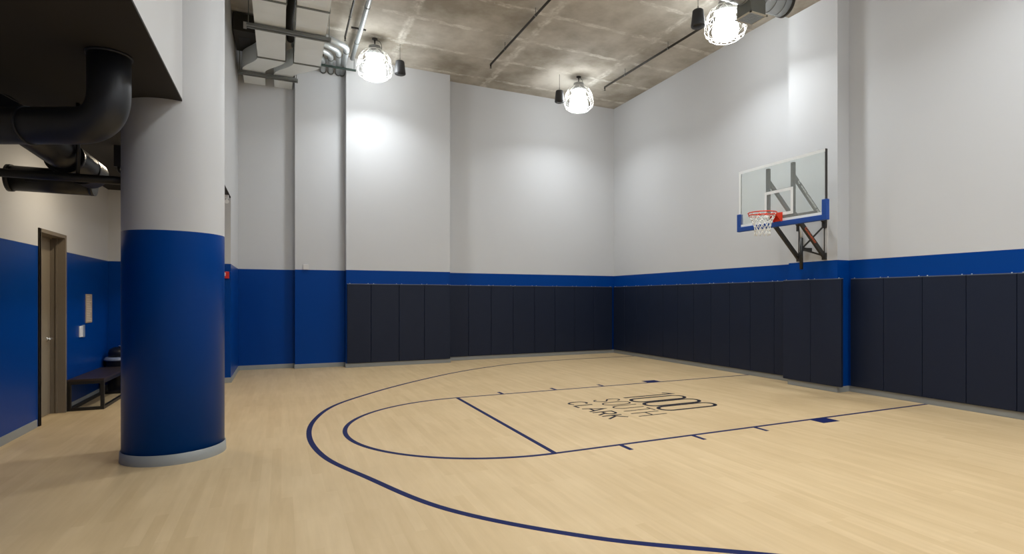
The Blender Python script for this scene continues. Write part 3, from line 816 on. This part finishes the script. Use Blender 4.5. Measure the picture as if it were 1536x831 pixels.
# sign, light switch
sg = thing('wall_sign', 'narrow tan sign board on the blue wall above the bench', 'sign', (XL, 11.04, 0))
bm = NB(); box(bm, 0, .012, -.15, .15, 1.235, 1.69, .003); obj('board', bm, M['sign'], sg)
bm = NB()
for k in range(15):
    zz = 1.655-k*.0275; wl = random.uniform(.07, .125)
    box(bm, .012, .0135, -.125, -.125+wl*2, zz-.007, zz+.005)
obj('text_rows', bm, M['sign_text'], sg)['label'] = 'rows of small pale print'
sw = thing('light_switch', 'white wall switch in a clear cover beside the door, below the sign', 'light switch', (XL, 10.72, 0))
bm = NB(); box(bm, 0, .022, -.14, -.02, 1.03, 1.20, .006); obj('switch_body', bm, M['white_plastic'], sw)
bm = NB(); box(bm, 0, .016, -.018, .10, 1.02, 1.21, .006); obj('cover', bm, M['grey_plastic'], sw)['label'] = 'bluish clear cover'

# bench
bn = thing('bench', 'black metal framed bench with a dark top against the blue wall', 'bench', (-2.57, 10.82, 0))
bw, bl, bh = .215, .80, .455
bm = NB(); box(bm, -bw, bw, -bl, bl, bh-.03, bh, .004); obj('seat', bm, M['bench_wood'], bn)
for s in (-1, 1):
    y0 = s*(bl-.022)
    bm = NB(); q = .022
    for sx in (-1, 1): box(bm, sx*(bw-q)-q, sx*(bw-q)+q, y0-q, y0+q, 0, bh-.03, .002)
    box(bm, -bw+2*q, bw-2*q, y0-q, y0+q, 0, 2*q, .002); box(bm, -bw+2*q, bw-2*q, y0-q, y0+q, bh-.03-2*q, bh-.03, .002)
    obj('end_frame', bm, M['black_paint'], bn)
for s in (-1, 1):
    bm = NB(); q = .022; xx = s*(bw-q)
    box(bm, xx-q, xx+q, -bl+2*q, bl-2*q, 0, 2*q, .002); box(bm, xx-q, xx+q, -bl+2*q, bl-2*q, bh-.03-2*q, bh-.03, .002)
    obj('side_rail', bm, M['black_paint'], bn)

# domed bin
wb = thing('waste_bin', 'dark round bin with a shiny domed lid in the corner behind the bench', 'bin', (-2.57, 11.88, 0))
bm = NB(); lathe(bm, [(.16, 0), (.165, .02), (.20, .54), (.205, .56)], seg=32); obj('bin_body', bm, M['bin'], wb)
bm = NB(); lathe(bm, [(.222, .545), (.225, .57), (.20, .60), (.185, .605)], seg=32); obj('rim', bm, M['grey_plastic'], wb)['label'] = 'paler rim'
bm = NB(); lathe(bm, [(.16, .60), (.165, .68), (.15, .73), (.10, .765), (.02, .78)], seg=32); obj('lid', bm, M['bin'], wb)
bm = NB(); lathe(bm, [(.03, .775), (.05, .785), (.045, .80), (.01, .805)], (.03, -.03, 0), seg=16); obj('lid_knob', bm, M['chrome'], wb)

# ------------------------------------------------------------------ unseen recessed light added under the low ceiling to brighten the door wall
def added_downlight(label, x, y):
    r = thing('added_downlight', label, 'added_downlight', (x, y, ZS), 0, None)
    bm = NB(); lathe(bm, [(.09, 0), (.09, -.008), (.07, -.01)], seg=24); obj('trim_ring', bm, M['white_plastic'], r)
    bm = NB(); lathe(bm, [(.066, -.009), (.066, -.013), (.01, -.014)], seg=24); obj('lens', bm, M['glow_warm'], r)
    return r
M['glow_warm'] = emission('added warm lens', (1, .84, .62, 1), 620)
added_downlight('small recessed light added to brighten the door wall, unseen behind the column', -1.75, 8.95)

# ------------------------------------------------------------------ world, camera, view
w = bpy.data.worlds.new('World'); SC.world = w; w.use_nodes = True
w.node_tree.nodes['Background'].inputs['Color'].default_value = (.8, .85, 1, 1)
w.node_tree.nodes['Background'].inputs['Strength'].default_value = .0
cam = bpy.data.cameras.new('Camera'); co = bpy.data.objects.new('Camera', cam); COL.objects.link(co)
F = 828.71; YAW = .43574
cam.sensor_fit = 'HORIZONTAL'; cam.sensor_width = 36; cam.lens = F*36/1536
cam.shift_x = (768-808)/1536; cam.shift_y = (447.35-415.5)/1536
cam.clip_start = .05
co.location = (0, 0, 1.625); co.rotation_euler = (PI/2, 0, -YAW)
SC.camera = co
SC.view_settings.view_transform = 'Standard'
try: SC.view_settings.look = 'None'
except Exception: pass
SC.view_settings.gamma = 1; SC.view_settings.use_curve_mapping = False
SC.view_settings.exposure = 0
